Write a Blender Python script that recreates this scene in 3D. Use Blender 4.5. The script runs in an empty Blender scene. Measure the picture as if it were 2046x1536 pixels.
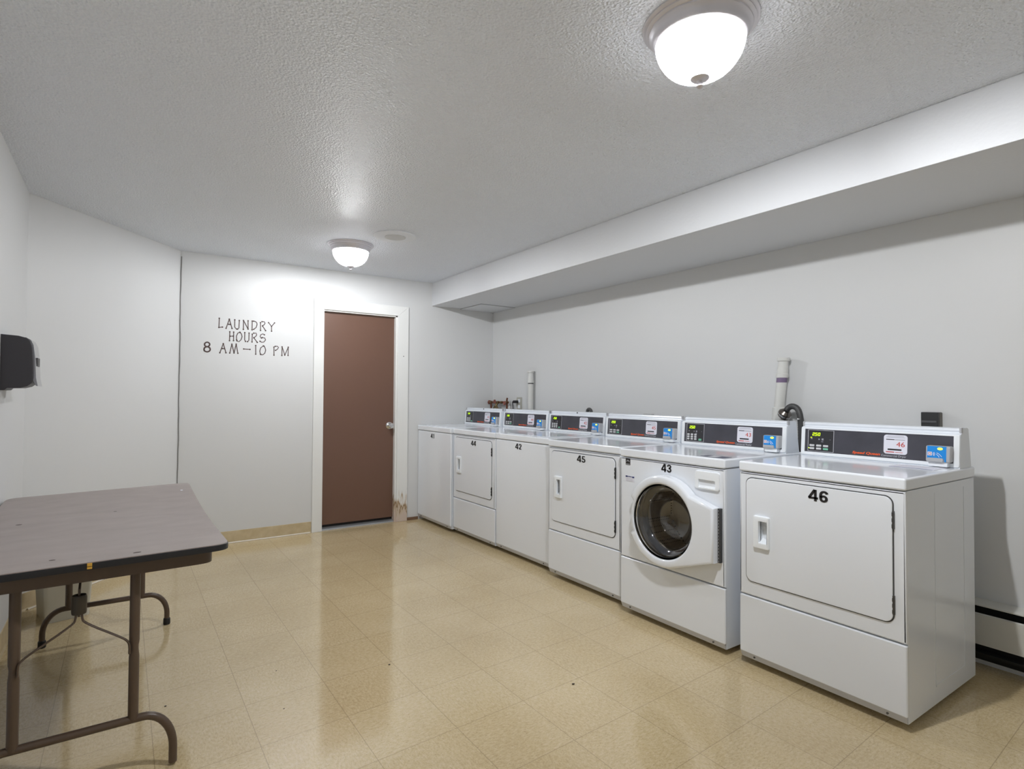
import bpy, bmesh, math, random
from mathutils import Vector, Matrix
random.seed(7)
C = bpy.context.scene.collection
PI = math.pi

# ------------------------------------------------------------------ camera
def setup_camera():
    yaw, pitch, roll, f, h = -34.3728, 1.1213, 0.3394, 1136.0, 1.2215
    a, p, r = math.radians(-yaw), math.radians(pitch), math.radians(roll)
    F = Vector((math.sin(a)*math.cos(p), math.cos(a)*math.cos(p), math.sin(p)))
    R = Vector((math.cos(a), -math.sin(a), 0)); U = R.cross(F)
    R2 = math.cos(r)*R + math.sin(r)*U; U2 = -math.sin(r)*R + math.cos(r)*U
    cam = bpy.data.cameras.new('camera'); cam.sensor_width = 36; cam.lens = 36*f/2046; cam.clip_start = 0.02
    o = bpy.data.objects.new('camera', cam); C.objects.link(o)
    M = Matrix((R2, U2, -F)).transposed().to_4x4(); M.translation = Vector((0, 0, h)); o.matrix_world = M
    bpy.context.scene.camera = o
setup_camera()
sc = bpy.context.scene
w = bpy.data.worlds.new('world'); sc.world = w; w.use_nodes = True
w.node_tree.nodes['Background'].inputs[0].default_value = (0.8, 0.85, 0.9, 1)
w.node_tree.nodes['Background'].inputs[1].default_value = 0.05
sc.view_settings.view_transform = 'Standard'; sc.view_settings.look = 'None'
sc.view_settings.gamma = 1; sc.view_settings.use_curve_mapping = False
sc.view_settings.exposure = 0.22
sc.cycles.max_bounces = 12; sc.cycles.diffuse_bounces = 6; sc.cycles.transparent_max_bounces = 12
sc.cycles.sample_clamp_indirect = 4
sc.cycles.use_denoising = True
BULB = 1.0      # multiplier on every lamp bulb

# ------------------------------------------------------------------ room numbers (metres)
XL, XR, YF, YB, ZC = -0.455, 3.286, 5.17, -1.7, 2.35
XD, YD = 0.36, 4.176           # where the diagonal wall meets far wall / left wall
XS, ZS = 2.554, 2.119          # soffit front face, soffit underside

# ------------------------------------------------------------------ materials
def lin(c):
    return tuple(((x/255)/12.92 if x/255 <= 0.04045 else ((x/255+0.055)/1.055)**2.4) for x in c)
MATS = {}
def mat(name, rgb, rough=0.5, metal=0.0, emit=None, es=0.0, coat=0.0, spec=None):
    if name in MATS: return MATS[name]
    m = bpy.data.materials.new(name); m.use_nodes = True
    b = m.node_tree.nodes['Principled BSDF']
    b.inputs['Base Color'].default_value = (*lin(rgb), 1)
    b.inputs['Roughness'].default_value = rough; b.inputs['Metallic'].default_value = metal
    if coat: b.inputs['Coat Weight'].default_value = coat; b.inputs['Coat Roughness'].default_value = 0.08
    if spec is not None: b.inputs['Specular IOR Level'].default_value = spec
    if emit: b.inputs['Emission Color'].default_value = (*lin(emit), 1); b.inputs['Emission Strength'].default_value = es
    MATS[name] = m; return m
def nodes(m):
    nt = m.node_tree; return nt, nt.nodes, nt.links, nt.nodes['Principled BSDF']
def add_bump(m, scale, strength, dist=0.002, detail=3.0, stretch=None, rough_var=0.0):
    nt, N, L, b = nodes(m)
    tc = N.new('ShaderNodeTexCoord'); mp = N.new('ShaderNodeMapping')
    if stretch: mp.inputs['Scale'].default_value = stretch
    nz = N.new('ShaderNodeTexNoise'); nz.inputs['Scale'].default_value = scale; nz.inputs['Detail'].default_value = detail
    bp = N.new('ShaderNodeBump'); bp.inputs['Strength'].default_value = strength; bp.inputs['Distance'].default_value = dist
    L.new(tc.outputs['Object'], mp.inputs[0]); L.new(mp.outputs[0], nz.inputs['Vector'])
    L.new(nz.outputs['Fac'], bp.inputs['Height']); L.new(bp.outputs[0], b.inputs['Normal'])
    return nz
def add_mottle(m, c1, c2, scale, detail=4, lo=0.35, hi=0.65, stretch=None):
    nt, N, L, b = nodes(m)
    tc = N.new('ShaderNodeTexCoord'); mp = N.new('ShaderNodeMapping')
    if stretch: mp.inputs['Scale'].default_value = stretch
    nz = N.new('ShaderNodeTexNoise'); nz.inputs['Scale'].default_value = scale; nz.inputs['Detail'].default_value = detail
    cr = N.new('ShaderNodeValToRGB'); cr.color_ramp.elements[0].position = lo; cr.color_ramp.elements[1].position = hi
    cr.color_ramp.elements[0].color = (*lin(c1), 1); cr.color_ramp.elements[1].color = (*lin(c2), 1)
    L.new(tc.outputs['Object'], mp.inputs[0]); L.new(mp.outputs[0], nz.inputs['Vector'])
    L.new(nz.outputs['Fac'], cr.inputs[0]); L.new(cr.outputs[0], b.inputs['Base Color'])

M_wall = mat('white_wall_paint', (213, 214, 214), 0.5); add_bump(M_wall, 45, 0.08, 0.002)
M_ceil = mat('stippled_ceiling_paint', (232, 237, 245), 0.4)
def ceil_nodes(m):
    nt, N, L, b = nodes(m)
    tc = N.new('ShaderNodeTexCoord')
    n1 = N.new('ShaderNodeTexNoise'); n1.inputs['Scale'].default_value = 92; n1.inputs['Detail'].default_value = 2.5
    n2 = N.new('ShaderNodeTexVoronoi'); n2.inputs['Scale'].default_value = 110
    mx = N.new('ShaderNodeMath'); mx.operation = 'MULTIPLY_ADD'; mx.inputs[1].default_value = 0.5
    bp = N.new('ShaderNodeBump'); bp.inputs['Strength'].default_value = 1.0; bp.inputs['Distance'].default_value = 0.010
    L.new(tc.outputs['Object'], n1.inputs['Vector']); L.new(tc.outputs['Object'], n2.inputs['Vector'])
    L.new(n2.outputs['Distance'], mx.inputs[0]); L.new(n1.outputs['Fac'], mx.inputs[2])
    L.new(mx.outputs[0], bp.inputs['Height']); L.new(bp.outputs[0], b.inputs['Normal'])
ceil_nodes(M_ceil)
M_soffit = mat('soffit_paint', (210, 212, 215), 0.5); add_bump(M_soffit, 70, 0.25, 0.003)
M_trim = mat('white_trim_paint', (230, 231, 229), 0.35)
M_vinyl = mat('tan_vinyl_base', (196, 178, 142), 0.4); add_mottle(M_vinyl, (188, 170, 134), (202, 186, 152), 14)
M_toe = mat('pale_floor_caulk', (225, 218, 205), 0.5)
M_crack = mat('dark_corner_crack', (132, 132, 130), 0.8)
M_door = mat('brown_door_paint', (104, 76, 62), 0.42); add_bump(M_door, 260, 0.12, 0.001)
M_sill = mat('worn_metal_sill', (150, 152, 152), 0.45, 0.6)
M_black = mat('black_rubber', (24, 24, 24), 0.6)
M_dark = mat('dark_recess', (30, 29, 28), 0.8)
M_enamel = mat('white_enamel', (232, 236, 242), 0.14, coat=0.3); add_bump(M_enamel, 120, 0.015, 0.001)
M_enamel2 = mat('white_enamel_side', (228, 233, 240), 0.22)
M_plast = mat('white_plastic', (238, 242, 246), 0.3)
M_gap = mat('gap_shade_grey', (70, 70, 70), 0.8)
M_graph = mat('graphite_panel', (62, 62, 70), 0.38); add_mottle(M_graph, (58, 58, 66), (70, 70, 78), 6)
M_graph2 = mat('graphite_display', (44, 44, 48), 0.3)
M_line = mat('pale_print', (190, 190, 196), 0.5)
M_digit = mat('lit_yellow_green', (190, 230, 20), 0.5, emit=(215, 255, 10), es=1.0)
M_amber = mat('lit_yellow_lamp', (240, 240, 90), 0.5, emit=(255, 250, 70), es=1.1)
M_btn = mat('button_grey', (205, 206, 208), 0.4)
M_green = mat('button_green', (120, 190, 160), 0.4)
M_orange = mat('orange_print', (238, 92, 36), 0.5)
M_stick = mat('lavender_white_sticker', (226, 226, 236), 0.35)
M_red = mat('red_print', (196, 70, 60), 0.5)
M_blk = mat('black_print', (28, 26, 28), 0.45)
M_grey = mat('grey_print', (150, 150, 160), 0.5)
M_reader = mat('silver_grey_plastic', (176, 177, 180), 0.35)
M_blue = mat('blue_label', (22, 136, 218), 0.35)
M_navy = mat('navy_print', (40, 52, 104), 0.5)
M_steel = mat('brushed_steel', (170, 170, 172), 0.3, 1.0)
M_hinge = mat('dark_hinge_metal', (96, 96, 96), 0.4, 0.8)
M_chrome = mat('polished_chrome', (215, 215, 215), 0.12, 1.0)
M_nickel = mat('brushed_nickel', (216, 214, 220), 0.36, 0.45)
M_brown = mat('brown_enamel_steel', (82, 66, 53), 0.36)
M_lam = mat('grey_brown_laminate', (148, 136, 130), 0.33)
add_mottle(M_lam, (146, 133, 128), (160, 148, 143), 7.0, 7, 0.3, 0.7, (1.0, 1.6, 1.0))
M_edge = mat('black_edge_band', (24, 24, 27), 0.4)
M_chip = mat('yellow_wood_chip', (206, 158, 60), 0.7)
M_pvc = mat('white_pvc', (214, 214, 210), 0.4)
M_purple = mat('purple_primer', (122, 104, 134), 0.5)
M_copper = mat('tarnished_copper', (120, 74, 56), 0.45, 0.7)
M_brass = mat('old_brass', (130, 112, 80), 0.4, 0.8)
M_rhand = mat('red_valve_handle', (128, 74, 62), 0.6)
M_hose = mat('black_ribbed_hose', (62, 62, 62), 0.45)
M_disp = mat('smoke_black_plastic', (50, 48, 52), 0.42)
M_dispf = mat('glossy_grey_cover', (128, 128, 133), 0.15, coat=0.5)
M_bin = mat('white_bin_plastic', (214, 212, 200), 0.4)
M_letter = mat('stencil_brown_paint', (66, 46, 42), 0.6)
M_heat = mat('off_white_heater_enamel', (206, 205, 198), 0.4)

def stain_nodes():
    """white painted wood, rotted and bare close to the floor"""
    m = mat('water_damaged_casing', (230, 231, 229), 0.5)
    nt, N, L, b = nodes(m)
    geo = N.new('ShaderNodeNewGeometry'); sp = N.new('ShaderNodeSeparateXYZ'); L.new(geo.outputs['Position'], sp.inputs[0])
    mp = N.new('ShaderNodeMapping'); mp.inputs['Scale'].default_value = (1, 1, 0.22); L.new(geo.outputs['Position'], mp.inputs[0])
    nz = N.new('ShaderNodeTexNoise'); nz.inputs['Scale'].default_value = 32; nz.inputs['Detail'].default_value = 5; L.new(mp.outputs[0], nz.inputs['Vector'])
    ma = N.new('ShaderNodeMath'); ma.operation = 'MULTIPLY_ADD'; ma.inputs[1].default_value = 0.55; L.new(nz.outputs['Fac'], ma.inputs[0])
    L.new(sp.outputs['Z'], ma.inputs[2])      # z + noise*0.42
    cr = N.new('ShaderNodeValToRGB'); e = cr.color_ramp.elements
    e[0].position = 0.34; e[0].color = (*lin((206, 190, 178)), 1)
    e[1].position = 0.53; e[1].color = (*lin((230, 231, 229)), 1)
    for p, c in ((0.40, (200, 184, 160)), (0.435, (128, 96, 62)), (0.455, (180, 160, 128)), (0.485, (212, 205, 196))):
        x = e.new(p); x.color = (*lin(c), 1)
    L.new(ma.outputs[0], cr.inputs[0]); L.new(cr.outputs[0], b.inputs['Base Color'])
    return m
M_rot = stain_nodes()

def floor_mat():
    m = mat('vinyl_composition_tile', (190, 170, 136), 0.16)
    nt, N, L, b = nodes(m)
    geo = N.new('ShaderNodeNewGeometry'); sp = N.new('ShaderNodeSeparateXYZ'); L.new(geo.outputs['Position'], sp.inputs[0])
    def M(op, a, bb=None, cc=None):
        n = N.new('ShaderNodeMath'); n.operation = op
        for i, v in enumerate((a, bb, cc)):
            if v is None: continue
            if isinstance(v, (int, float)): n.inputs[i].default_value = v
            else: L.new(v, n.inputs[i])
        return n.outputs[0]
    X, Y = sp.outputs['X'], sp.outputs['Y']
    u = M('DIVIDE', M('SUBTRACT', X, 0.4145), 0.3094)
    v = M('DIVIDE', M('SUBTRACT', M('SUBTRACT', Y, 2.447), M('MULTIPLY', M('SUBTRACT', X, 0.4145), 0.055)), 0.3135)
    def edge(t):
        f = M('FRACT', M('ADD', t, 100.0)); return M('MINIMUM', f, M('SUBTRACT', 1.0, f))
    d = M('MINIMUM', edge(u), edge(v))
    seam = M('LESS_THAN', d, 0.0042)
    fu, fv = M('FLOOR', u), M('FLOOR', v)
    cb = N.new('ShaderNodeCombineXYZ'); L.new(fu, cb.inputs[0]); L.new(fv, cb.inputs[1])
    wn = N.new('ShaderNodeTexWhiteNoise'); wn.noise_dimensions = '3D'; L.new(cb.outputs[0], wn.inputs['Vector'])
    par = M('MODULO', M('ADD', M('ADD', fu, fv), 100.0), 2.0)
    # streaks run one way on one tile and the other way on the next
    def streak(sx, sy):
        mp = N.new('ShaderNodeMapping'); mp.inputs['Scale'].default_value = (sx, sy, 1); L.new(geo.outputs['Position'], mp.inputs[0])
        nz = N.new('ShaderNodeTexNoise'); nz.inputs['Scale'].default_value = 1; nz.inputs['Detail'].default_value = 6; nz.inputs['Roughness'].default_value = 0.65
        L.new(mp.outputs[0], nz.inputs['Vector']); return nz.outputs['Fac']
    s = N.new('ShaderNodeMix'); s.data_type = 'FLOAT'
    L.new(par, s.inputs[0]); L.new(streak(120, 55), s.inputs[2]); L.new(streak(55, 120), s.inputs[3])
    big = N.new('ShaderNodeTexNoise'); big.inputs['Scale'].default_value = 2.2; big.inputs['Detail'].default_value = 4; L.new(geo.outputs['Position'], big.inputs['Vector'])
    t = M('ADD', M('ADD', M('MULTIPLY', s.outputs[0], 0.75), M('MULTIPLY', wn.outputs['Value'], 0.035)), M('MULTIPLY', big.outputs['Fac'], 0.3))
    cr = N.new('ShaderNodeValToRGB'); e = cr.color_ramp.elements
    e[0].position = 0.30; e[0].color = (*lin((180, 157, 114)), 1); e[1].position = 0.82; e[1].color = (*lin((226, 210, 176)), 1)
    x = e.new(0.55); x.color = (*lin((206, 186, 146)), 1)
    L.new(t, cr.inputs[0])
    sp2 = N.new('ShaderNodeTexNoise'); sp2.inputs['Scale'].default_value = 210; sp2.inputs['Detail'].default_value = 1; L.new(geo.outputs['Position'], sp2.inputs['Vector'])
    flk = M('GREATER_THAN', sp2.outputs['Fac'], 0.66)
    m1 = N.new('ShaderNodeMix'); m1.data_type = 'RGBA'; L.new(M('MULTIPLY', flk, 0.45), m1.inputs[0]); L.new(cr.outputs[0], m1.inputs[6]); m1.inputs[7].default_value = (*lin((120, 98, 66)), 1)
    m2 = N.new('ShaderNodeMix'); m2.data_type = 'RGBA'; L.new(M('MULTIPLY', seam, 0.42), m2.inputs[0]); L.new(m1.outputs[2], m2.inputs[6]); m2.inputs[7].default_value = (*lin((112, 90, 60)), 1)
    L.new(m2.outputs[2], b.inputs['Base Color'])
    rr = N.new('ShaderNodeMapRange'); rr.inputs[3].default_value = 0.09; rr.inputs[4].default_value = 0.13; L.new(big.outputs['Fac'], rr.inputs[0]); L.new(rr.outputs[0], b.inputs['Roughness'])
    bp = N.new('ShaderNodeBump'); bp.inputs['Strength'].default_value = 0.04; bp.inputs['Distance'].default_value = 0.002
    L.new(big.outputs['Fac'], bp.inputs['Height']); L.new(bp.outputs[0], b.inputs['Normal'])
    b.inputs['Specular IOR Level'].default_value = 1.0
    return m
M_floor = floor_mat()

def dome_mat():
    m = bpy.data.materials.new('ribbed_frosted_glass'); m.use_nodes = True
    nt = m.node_tree; N, L = nt.nodes, nt.links; N.clear()
    out = N.new('ShaderNodeOutputMaterial'); tr = N.new('ShaderNodeBsdfTransparent'); tl = N.new('ShaderNodeBsdfTranslucent'); gl = N.new('ShaderNodeBsdfGlossy')
    em = N.new('ShaderNodeEmission'); em.inputs[1].default_value = DOME_GLOW; em.inputs[0].default_value = (1, 0.995, 0.985, 1)
    tl.inputs[0].default_value = (0.95, 0.95, 0.97, 1); gl.inputs['Roughness'].default_value = 0.08; tr.inputs[0].default_value = (0.97, 0.97, 0.98, 1)
    m1 = N.new('ShaderNodeMixShader'); m1.inputs[0].default_value = 0.38; L.new(tr.outputs[0], m1.inputs[1]); L.new(tl.outputs[0], m1.inputs[2])
    fr = N.new('ShaderNodeLayerWeight'); fr.inputs[0].default_value = 0.3
    m2 = N.new('ShaderNodeMixShader'); L.new(fr.outputs['Fresnel'], m2.inputs[0]); L.new(m1.outputs[0], m2.inputs[1]); L.new(gl.outputs[0], m2.inputs[2])
    ad = N.new('ShaderNodeAddShader'); L.new(m2.outputs[0], ad.inputs[0]); L.new(em.outputs[0], ad.inputs[1]); L.new(ad.outputs[0], out.inputs[0])
    return m
DOME_GLOW = 0.5
M_dome = dome_mat()
def glass_mat():
    m = bpy.data.materials.new('washer_door_glass'); m.use_nodes = True
    nt = m.node_tree; N, L = nt.nodes, nt.links; N.clear()
    out = N.new('ShaderNodeOutputMaterial'); tr = N.new('ShaderNodeBsdfTransparent'); gl = N.new('ShaderNodeBsdfGlossy')
    tr.inputs[0].default_value = (0.95, 0.95, 0.955, 1); gl.inputs['Roughness'].default_value = 0.02
    fr = N.new('ShaderNodeFresnel'); fr.inputs[0].default_value = 2.1
    m2 = N.new('ShaderNodeMixShader'); L.new(fr.outputs[0], m2.inputs[0]); L.new(tr.outputs[0], m2.inputs[1]); L.new(gl.outputs[0], m2.inputs[2]); L.new(m2.outputs[0], out.inputs[0])
    return m
M_glass = glass_mat()
def drum_mat():
    m = mat('perforated_steel', (190, 184, 174), 0.45, 0.3)
    nt, N, L, b = nodes(m)
    tc = N.new('ShaderNodeTexCoord'); v = N.new('ShaderNodeTexVoronoi'); v.inputs['Scale'].default_value = 70; v.inputs['Randomness'].default_value = 0
    L.new(tc.outputs['Object'], v.inputs['Vector'])
    lt = N.new('ShaderNodeMath'); lt.operation = 'LESS_THAN'; lt.inputs[1].default_value = 0.25; L.new(v.outputs['Distance'], lt.inputs[0])
    mx = N.new('ShaderNodeMix'); mx.data_type = 'RGBA'; L.new(lt.outputs[0], mx.inputs[0]); mx.inputs[6].default_value = (*lin((222, 213, 198)), 1); mx.inputs[7].default_value = (0.02, 0.02, 0.02, 1)
    L.new(mx.outputs[2], b.inputs['Base Color']); return m
M_drum = drum_mat()

# ------------------------------------------------------------------ mesh helpers
ident = lambda p: Vector(p)
def obj(name, bm, m, parent=None, angle=0.6, smooth=True):
    bmesh.ops.recalc_face_normals(bm, faces=bm.faces[:])
    me = bpy.data.meshes.new(name); bm.to_mesh(me); bm.free()
    me.materials.append(m)
    if smooth:
        me.shade_smooth(); me.set_sharp_from_angle(angle=angle)
    o = bpy.data.objects.new(name, me); C.objects.link(o)
    if smooth:
        wn = o.modifiers.new('weighted', 'WEIGHTED_NORMAL'); wn.mode = 'FACE_AREA'; wn.weight = 100; wn.keep_sharp = True
    if parent is not None: o.parent = parent
    return o
def thing(name, label, cat, loc, rotz=0, group=None):
    o = bpy.data.objects.new(name, None); C.objects.link(o); o.empty_display_size = 0.1
    o.location = loc; o.rotation_euler = (0, 0, rotz); o['label'] = label; o['category'] = cat
    if group: o['group'] = group
    return o
def tag(o, label, cat, group=None):
    o['label'] = label; o['category'] = cat
    if group: o['group'] = group
    return o
def struct(o): o['kind'] = 'structure'; return o
def nb(): return bmesh.new()
def add_box(bm, lo, hi, bev=0.0, seg=2, f=ident):
    t = bmesh.new(); bmesh.ops.create_cube(t, size=1)
    lo, hi = Vector(lo), Vector(hi); c = (lo+hi)/2; s = hi-lo
    for v in t.verts: v.co = Vector((v.co.x*s.x+c.x, v.co.y*s.y+c.y, v.co.z*s.z+c.z))
    if bev: bmesh.ops.bevel(t, geom=t.edges[:], offset=bev, segments=seg, affect='EDGES', profile=0.5)
    merge(bm, t, f); return bm
def merge(bm, t, f=ident):
    vm = {}
    for v in t.verts: vm[v] = bm.verts.new(f(v.co))
    for fc in t.faces:
        try: bm.faces.new([vm[v] for v in fc.verts])
        except ValueError: pass
    t.free()
def offset_poly(P, d):
    """inward offset of a counter-clockwise outline"""
    n = len(P); R = []
    for i in range(n):
        a, b, c = Vector(P[i-1]), Vector(P[i]), Vector(P[(i+1) % n])
        e1, e2 = (b-a), (c-b)
        if e1.length < 1e-9 or e2.length < 1e-9: R.append(tuple(b)); continue
        e1.normalize(); e2.normalize()
        n1, n2 = Vector((-e1.y, e1.x)), Vector((-e2.y, e2.x)); m = n1+n2
        if m.length < 1e-6: R.append(tuple(b)); continue
        m.normalize(); k = d/max(0.3, m.dot(n1)); R.append((b.x+m.x*k, b.y+m.y*k))
    return R
def area(P): return 0.5*sum(P[i-1][0]*P[i][1]-P[i][0]*P[i-1][1] for i in range(len(P)))
def add_prism(bm, outer, d0, d1, f, holes=(), bev=0.0, hbev=0.0, back=True):
    """flat shape (a,b) extruded from d0 (front) to d1; f(a,b,d) gives the point"""
    if area(outer) < 0: outer = outer[::-1]
    loops = [(outer, bev, 1)] + [((h if area(h) > 0 else h[::-1]), hbev, -1) for h in holes]
    s = 1 if d1 > d0 else -1
    fr_e, bk_e = [], []
    for P, b, sg in loops:
        Pf = offset_poly(P, b*sg) if b else P
        rings = []
        rings.append([bm.verts.new(f(x, y, d0)) for x, y in Pf])
        if b:
            k = 0.7071; Pm = offset_poly(P, b*sg*(1-k))
            rings.append([bm.verts.new(f(x, y, d0+s*b*(1-k))) for x, y in Pm])
            rings.append([bm.verts.new(f(x, y, d0+s*b)) for x, y in P])
        rings.append([bm.verts.new(f(x, y, d1)) for x, y in P])
        n = len(P)
        for A, B in zip(rings, rings[1:]):
            for i in range(n): bm.faces.new((A[i-1], A[i], B[i], B[i-1]))
        fr_e += [bm.edges.get((rings[0][i-1], rings[0][i])) for i in range(n)]
        bk_e += [bm.edges.get((rings[-1][i-1], rings[-1][i])) for i in range(n)]
    bmesh.ops.triangle_fill(bm, use_beauty=True, use_dissolve=False, edges=fr_e)
    if back: bmesh.ops.triangle_fill(bm, use_beauty=True, use_dissolve=False, edges=bk_e)
    return bm
def rrect(x0, y0, x1, y1, r, n=6):
    if x0 > x1: x0, x1 = x1, x0
    if y0 > y1: y0, y1 = y1, y0
    P = []
    for cx, cy, a in ((x1-r, y0+r, -PI/2), (x1-r, y1-r, 0), (x0+r, y1-r, PI/2), (x0+r, y0+r, PI)):
        for i in range(n+1): t = a+PI/2*i/n; P.append((cx+r*math.cos(t), cy+r*math.sin(t)))
    return P
def rect(x0, y0, x1, y1): return [(x0, y0), (x1, y0), (x1, y1), (x0, y1)]
def circ(cx, cy, r, n=48, ry=None): return [(cx+r*math.cos(2*PI*i/n), cy+(ry or r)*math.sin(2*PI*i/n)) for i in range(n)]
def add_lathe(bm, prof, f, n=48, rib=0, amp=0.0, ribfn=None):
    """profile [(r, h)] turned; f(x, y, h)"""
    rings = []
    for j, (r, h) in enumerate(prof):
        if r < 1e-6: rings.append([bm.verts.new(f(0, 0, h))]); continue
        R = []
        for i in range(n):
            a = 2*PI*i/n; rr = r*(1+amp*math.cos(rib*a)) if (rib and (ribfn is None or ribfn(j))) else r
            R.append(bm.verts.new(f(rr*math.cos(a), rr*math.sin(a), h)))
        rings.append(R)
    for A, B in zip(rings, rings[1:]):
        for i in range(n):
            if len(A) == 1 and len(B) == 1: continue
            if len(A) == 1: bm.faces.new((A[0], B[i], B[i-1]))
            elif len(B) == 1: bm.faces.new((A[i-1], A[i], B[0]))
            else: bm.faces.new((A[i-1], A[i], B[i], B[i-1]))
    return bm
def smooth_path(P, it=3):
    P = [Vector(p) for p in P]
    for _ in range(it):
        Q = [P[0]]
        for a, b in zip(P, P[1:]): Q += [a*0.75+b*0.25, a*0.25+b*0.75]
        Q.append(P[-1]); P = Q
    return P
def add_tube(bm, P, r, n=12, f=ident, ripple=0.0, flat=1.0, closed=False):
    P = [Vector(p) for p in P]; m = len(P)
    def T(i):
        if closed: return (P[(i+1) % m]-P[i-1]).normalized()
        return (P[min(i+1, m-1)]-P[max(i-1, 0)]).normalized()
    t = T(0); up = Vector((0, 0, 1)) if abs(t.z) < 0.9 else Vector((1, 0, 0)); nrm = t.cross(up).normalized()
    rings = []
    for i in range(m):
        t = T(i); nrm = (nrm-t*nrm.dot(t)).normalized(); bn = t.cross(nrm)
        rr = (r[i] if isinstance(r, (list, tuple)) else r)*(1+(ripple if i % 2 else -ripple))
        rings.append([bm.verts.new(f(P[i]+nrm*rr*math.cos(2*PI*k/n)+bn*rr*flat*math.sin(2*PI*k/n))) for k in range(n)])
    for A, B in zip(rings, rings[1:]+([rings[0]] if closed else [])):
        for k in range(n): bm.faces.new((A[k-1], A[k], B[k], B[k-1]))
    if not closed: bm.faces.new(rings[0][::-1]); bm.faces.new(rings[-1])
    return bm
def text_bm(body, a0, b0, a1, b1, f, d=0.0, bold=0.0, shear=0.0, th=0.0006):
    """lettering fitted into the rectangle (a0,b0)-(a1,b1) of the plane f(a,b,d)"""
    cu = bpy.data.curves.new('t', 'FONT'); cu.body = body; cu.size = 1; cu.offset = bold; cu.shear = shear; cu.resolution_u = 4
    o = bpy.data.objects.new('t', cu); C.objects.link(o); bpy.context.view_layer.update()
    dg = bpy.context.evaluated_depsgraph_get(); me = bpy.data.meshes.new_from_object(o.evaluated_get(dg))
    bpy.data.objects.remove(o); bpy.data.curves.remove(cu)
    t = bmesh.new(); t.from_mesh(me); bpy.data.meshes.remove(me)
    xs = [v.co.x for v in t.verts]; ys = [v.co.y for v in t.verts]
    x0, x1, y0, y1 = min(xs), max(xs), min(ys), max(ys)
    g = bmesh.ops.extrude_face_region(t, geom=t.faces[:])
    for v in g['geom']:
        if isinstance(v, bmesh.types.BMVert): v.co.z = -1
    bm = bmesh.new()
    merge(bm, t, lambda c: f(a0+(c.x-x0)/(x1-x0)*(a1-a0), b0+(c.y-y0)/(y1-y0)*(b1-b0), d+(0 if c.z > -.5 else th)))
    return bm

# ------------------------------------------------------------------ room shell
T = 0.12
struct(obj('floor', add_box(nb(), (XL-T, YB-T, -0.1), (XR+T, YF+0.3, 0)), M_floor))
struct(obj('ceiling', add_box(nb(), (XL-T, YB-T, ZC), (XR+T, YF+T, ZC+0.1)), M_ceil))
struct(obj('wall_right', add_box(nb(), (XR, YB-T, 0), (XR+T, YF+T, ZC)), M_wall))
struct(obj('wall_left', add_box(nb(), (XL-T, YB-T, 0), (XL, YD, ZC)), M_wall))
struct(obj('wall_back', add_box(nb(), (XL, YB-T, 0), (XR, YB, ZC)), M_wall))
DX0, DX1, DZ = 1.482, 2.186, 1.986
bm = nb(); add_prism(bm, [(XD, 0), (DX0, 0), (DX0, DZ), (DX1, DZ), (DX1, 0), (XR, 0), (XR, ZC), (XD, ZC)], YF, YF+T, lambda a, b, d: Vector((a, d, b)))
struct(obj('wall_far', bm, M_wall, smooth=False))
dv = Vector((XD-XL, YF-YD, 0)).normalized(); dn = Vector((-dv.y, dv.x, 0)); dlen = (Vector((XD, YF, 0))-Vector((XL, YD, 0))).length
diag = lambda p: Vector((XL, YD, 0))+dv*p[0]+dn*p[1]+Vector((0, 0, p[2]))
struct(obj('wall_diagonal', add_box(nb(), (-0.05, 0, 0), (dlen+0.08, T, ZC), f=lambda c: diag(c)), M_wall, smooth=False))
struct(obj('wall_soffit', add_box(nb(), (XS, YB, ZS), (XR, YF, ZC), 0.004), M_soffit))
# filled crack running down the corner between the diagonal wall and the far wall
P = [(XD+0.004+0.0016*math.sin(z*9)+0.001*math.sin(z*31), YF-0.004, z) for z in [0.1+i*0.045 for i in range(50)]]
struct(obj('trim_1', add_tube(nb(), P, 0.0034, 6), M_crack))
# vinyl base
def base(name, f, L0, L1):
    bm = nb(); add_prism(bm, [(0, 0.0), (0.012, 0.0), (0.005, 0.010), (0.004, 0.096), (0, 0.098)], L0, L1, f); o = struct(obj(name, bm, M_vinyl, smooth=False))
    return o
base('baseboard_far', lambda a, b, d: Vector((d, YF-a, b)), XD, 1.39)
base('baseboard_diagonal', lambda a, b, d: diag((d, -a, b)), 0, dlen)
base('baseboard_left', lambda a, b, d: Vector((XL+a, d, b)), YB, YD)
# pale strip of caulk left along the floor edge
P = [(x, YF-0.014-0.003*math.sin(x*13), 0.004) for x in [XD+0.02+i*0.05 for i in range(21)]]
struct(obj('trim_2', add_tube(nb(), P, 0.0065, 6), M_toe))
struct(obj('trim_3', add_tube(nb(), [diag((0.03+i*0.06, -0.016, 0.004)) for i in range(20)], 0.0065, 6), M_toe))

# door
dr = bpy.data.objects.new('door_1', None); C.objects.link(dr); dr.location = ((DX0+DX1)/2, YF, 0); dr['kind'] = 'structure'
fd = lambda a, b, d: Vector((a-(DX0+DX1)/2, d, b))
def dbox(name, lo, hi, m, bev=0.0, par=None):
    bm = nb(); add_box(bm, lo, hi, bev, f=lambda c: Vector((c.x-(DX0+DX1)/2, c.y-YF, c.z))); return obj(name, bm, m, par or dr)
slab = dbox('door_slab', (DX0+0.004, YF+0.04, 0.045), (DX1-0.016, YF+0.08, DZ-0.012), M_door, 0.002)
bm = nb()
for lo, hi in (((DX0-0.001, YF, 0), (DX0+0.003, YF+0.1, DZ)), ((DX1-0.015, YF+0.0, 0.0), (DX1+0.001, YF+0.1, DZ)), ((DX0, YF, DZ-0.011), (DX1, YF+0.1, DZ+0.001))):
    add_box(bm, lo, hi, 0.0, f=lambda c: Vector((c.x-(DX0+DX1)/2, c.y-YF, c.z)))
obj('jamb', bm, M_rot, dr)
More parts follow.
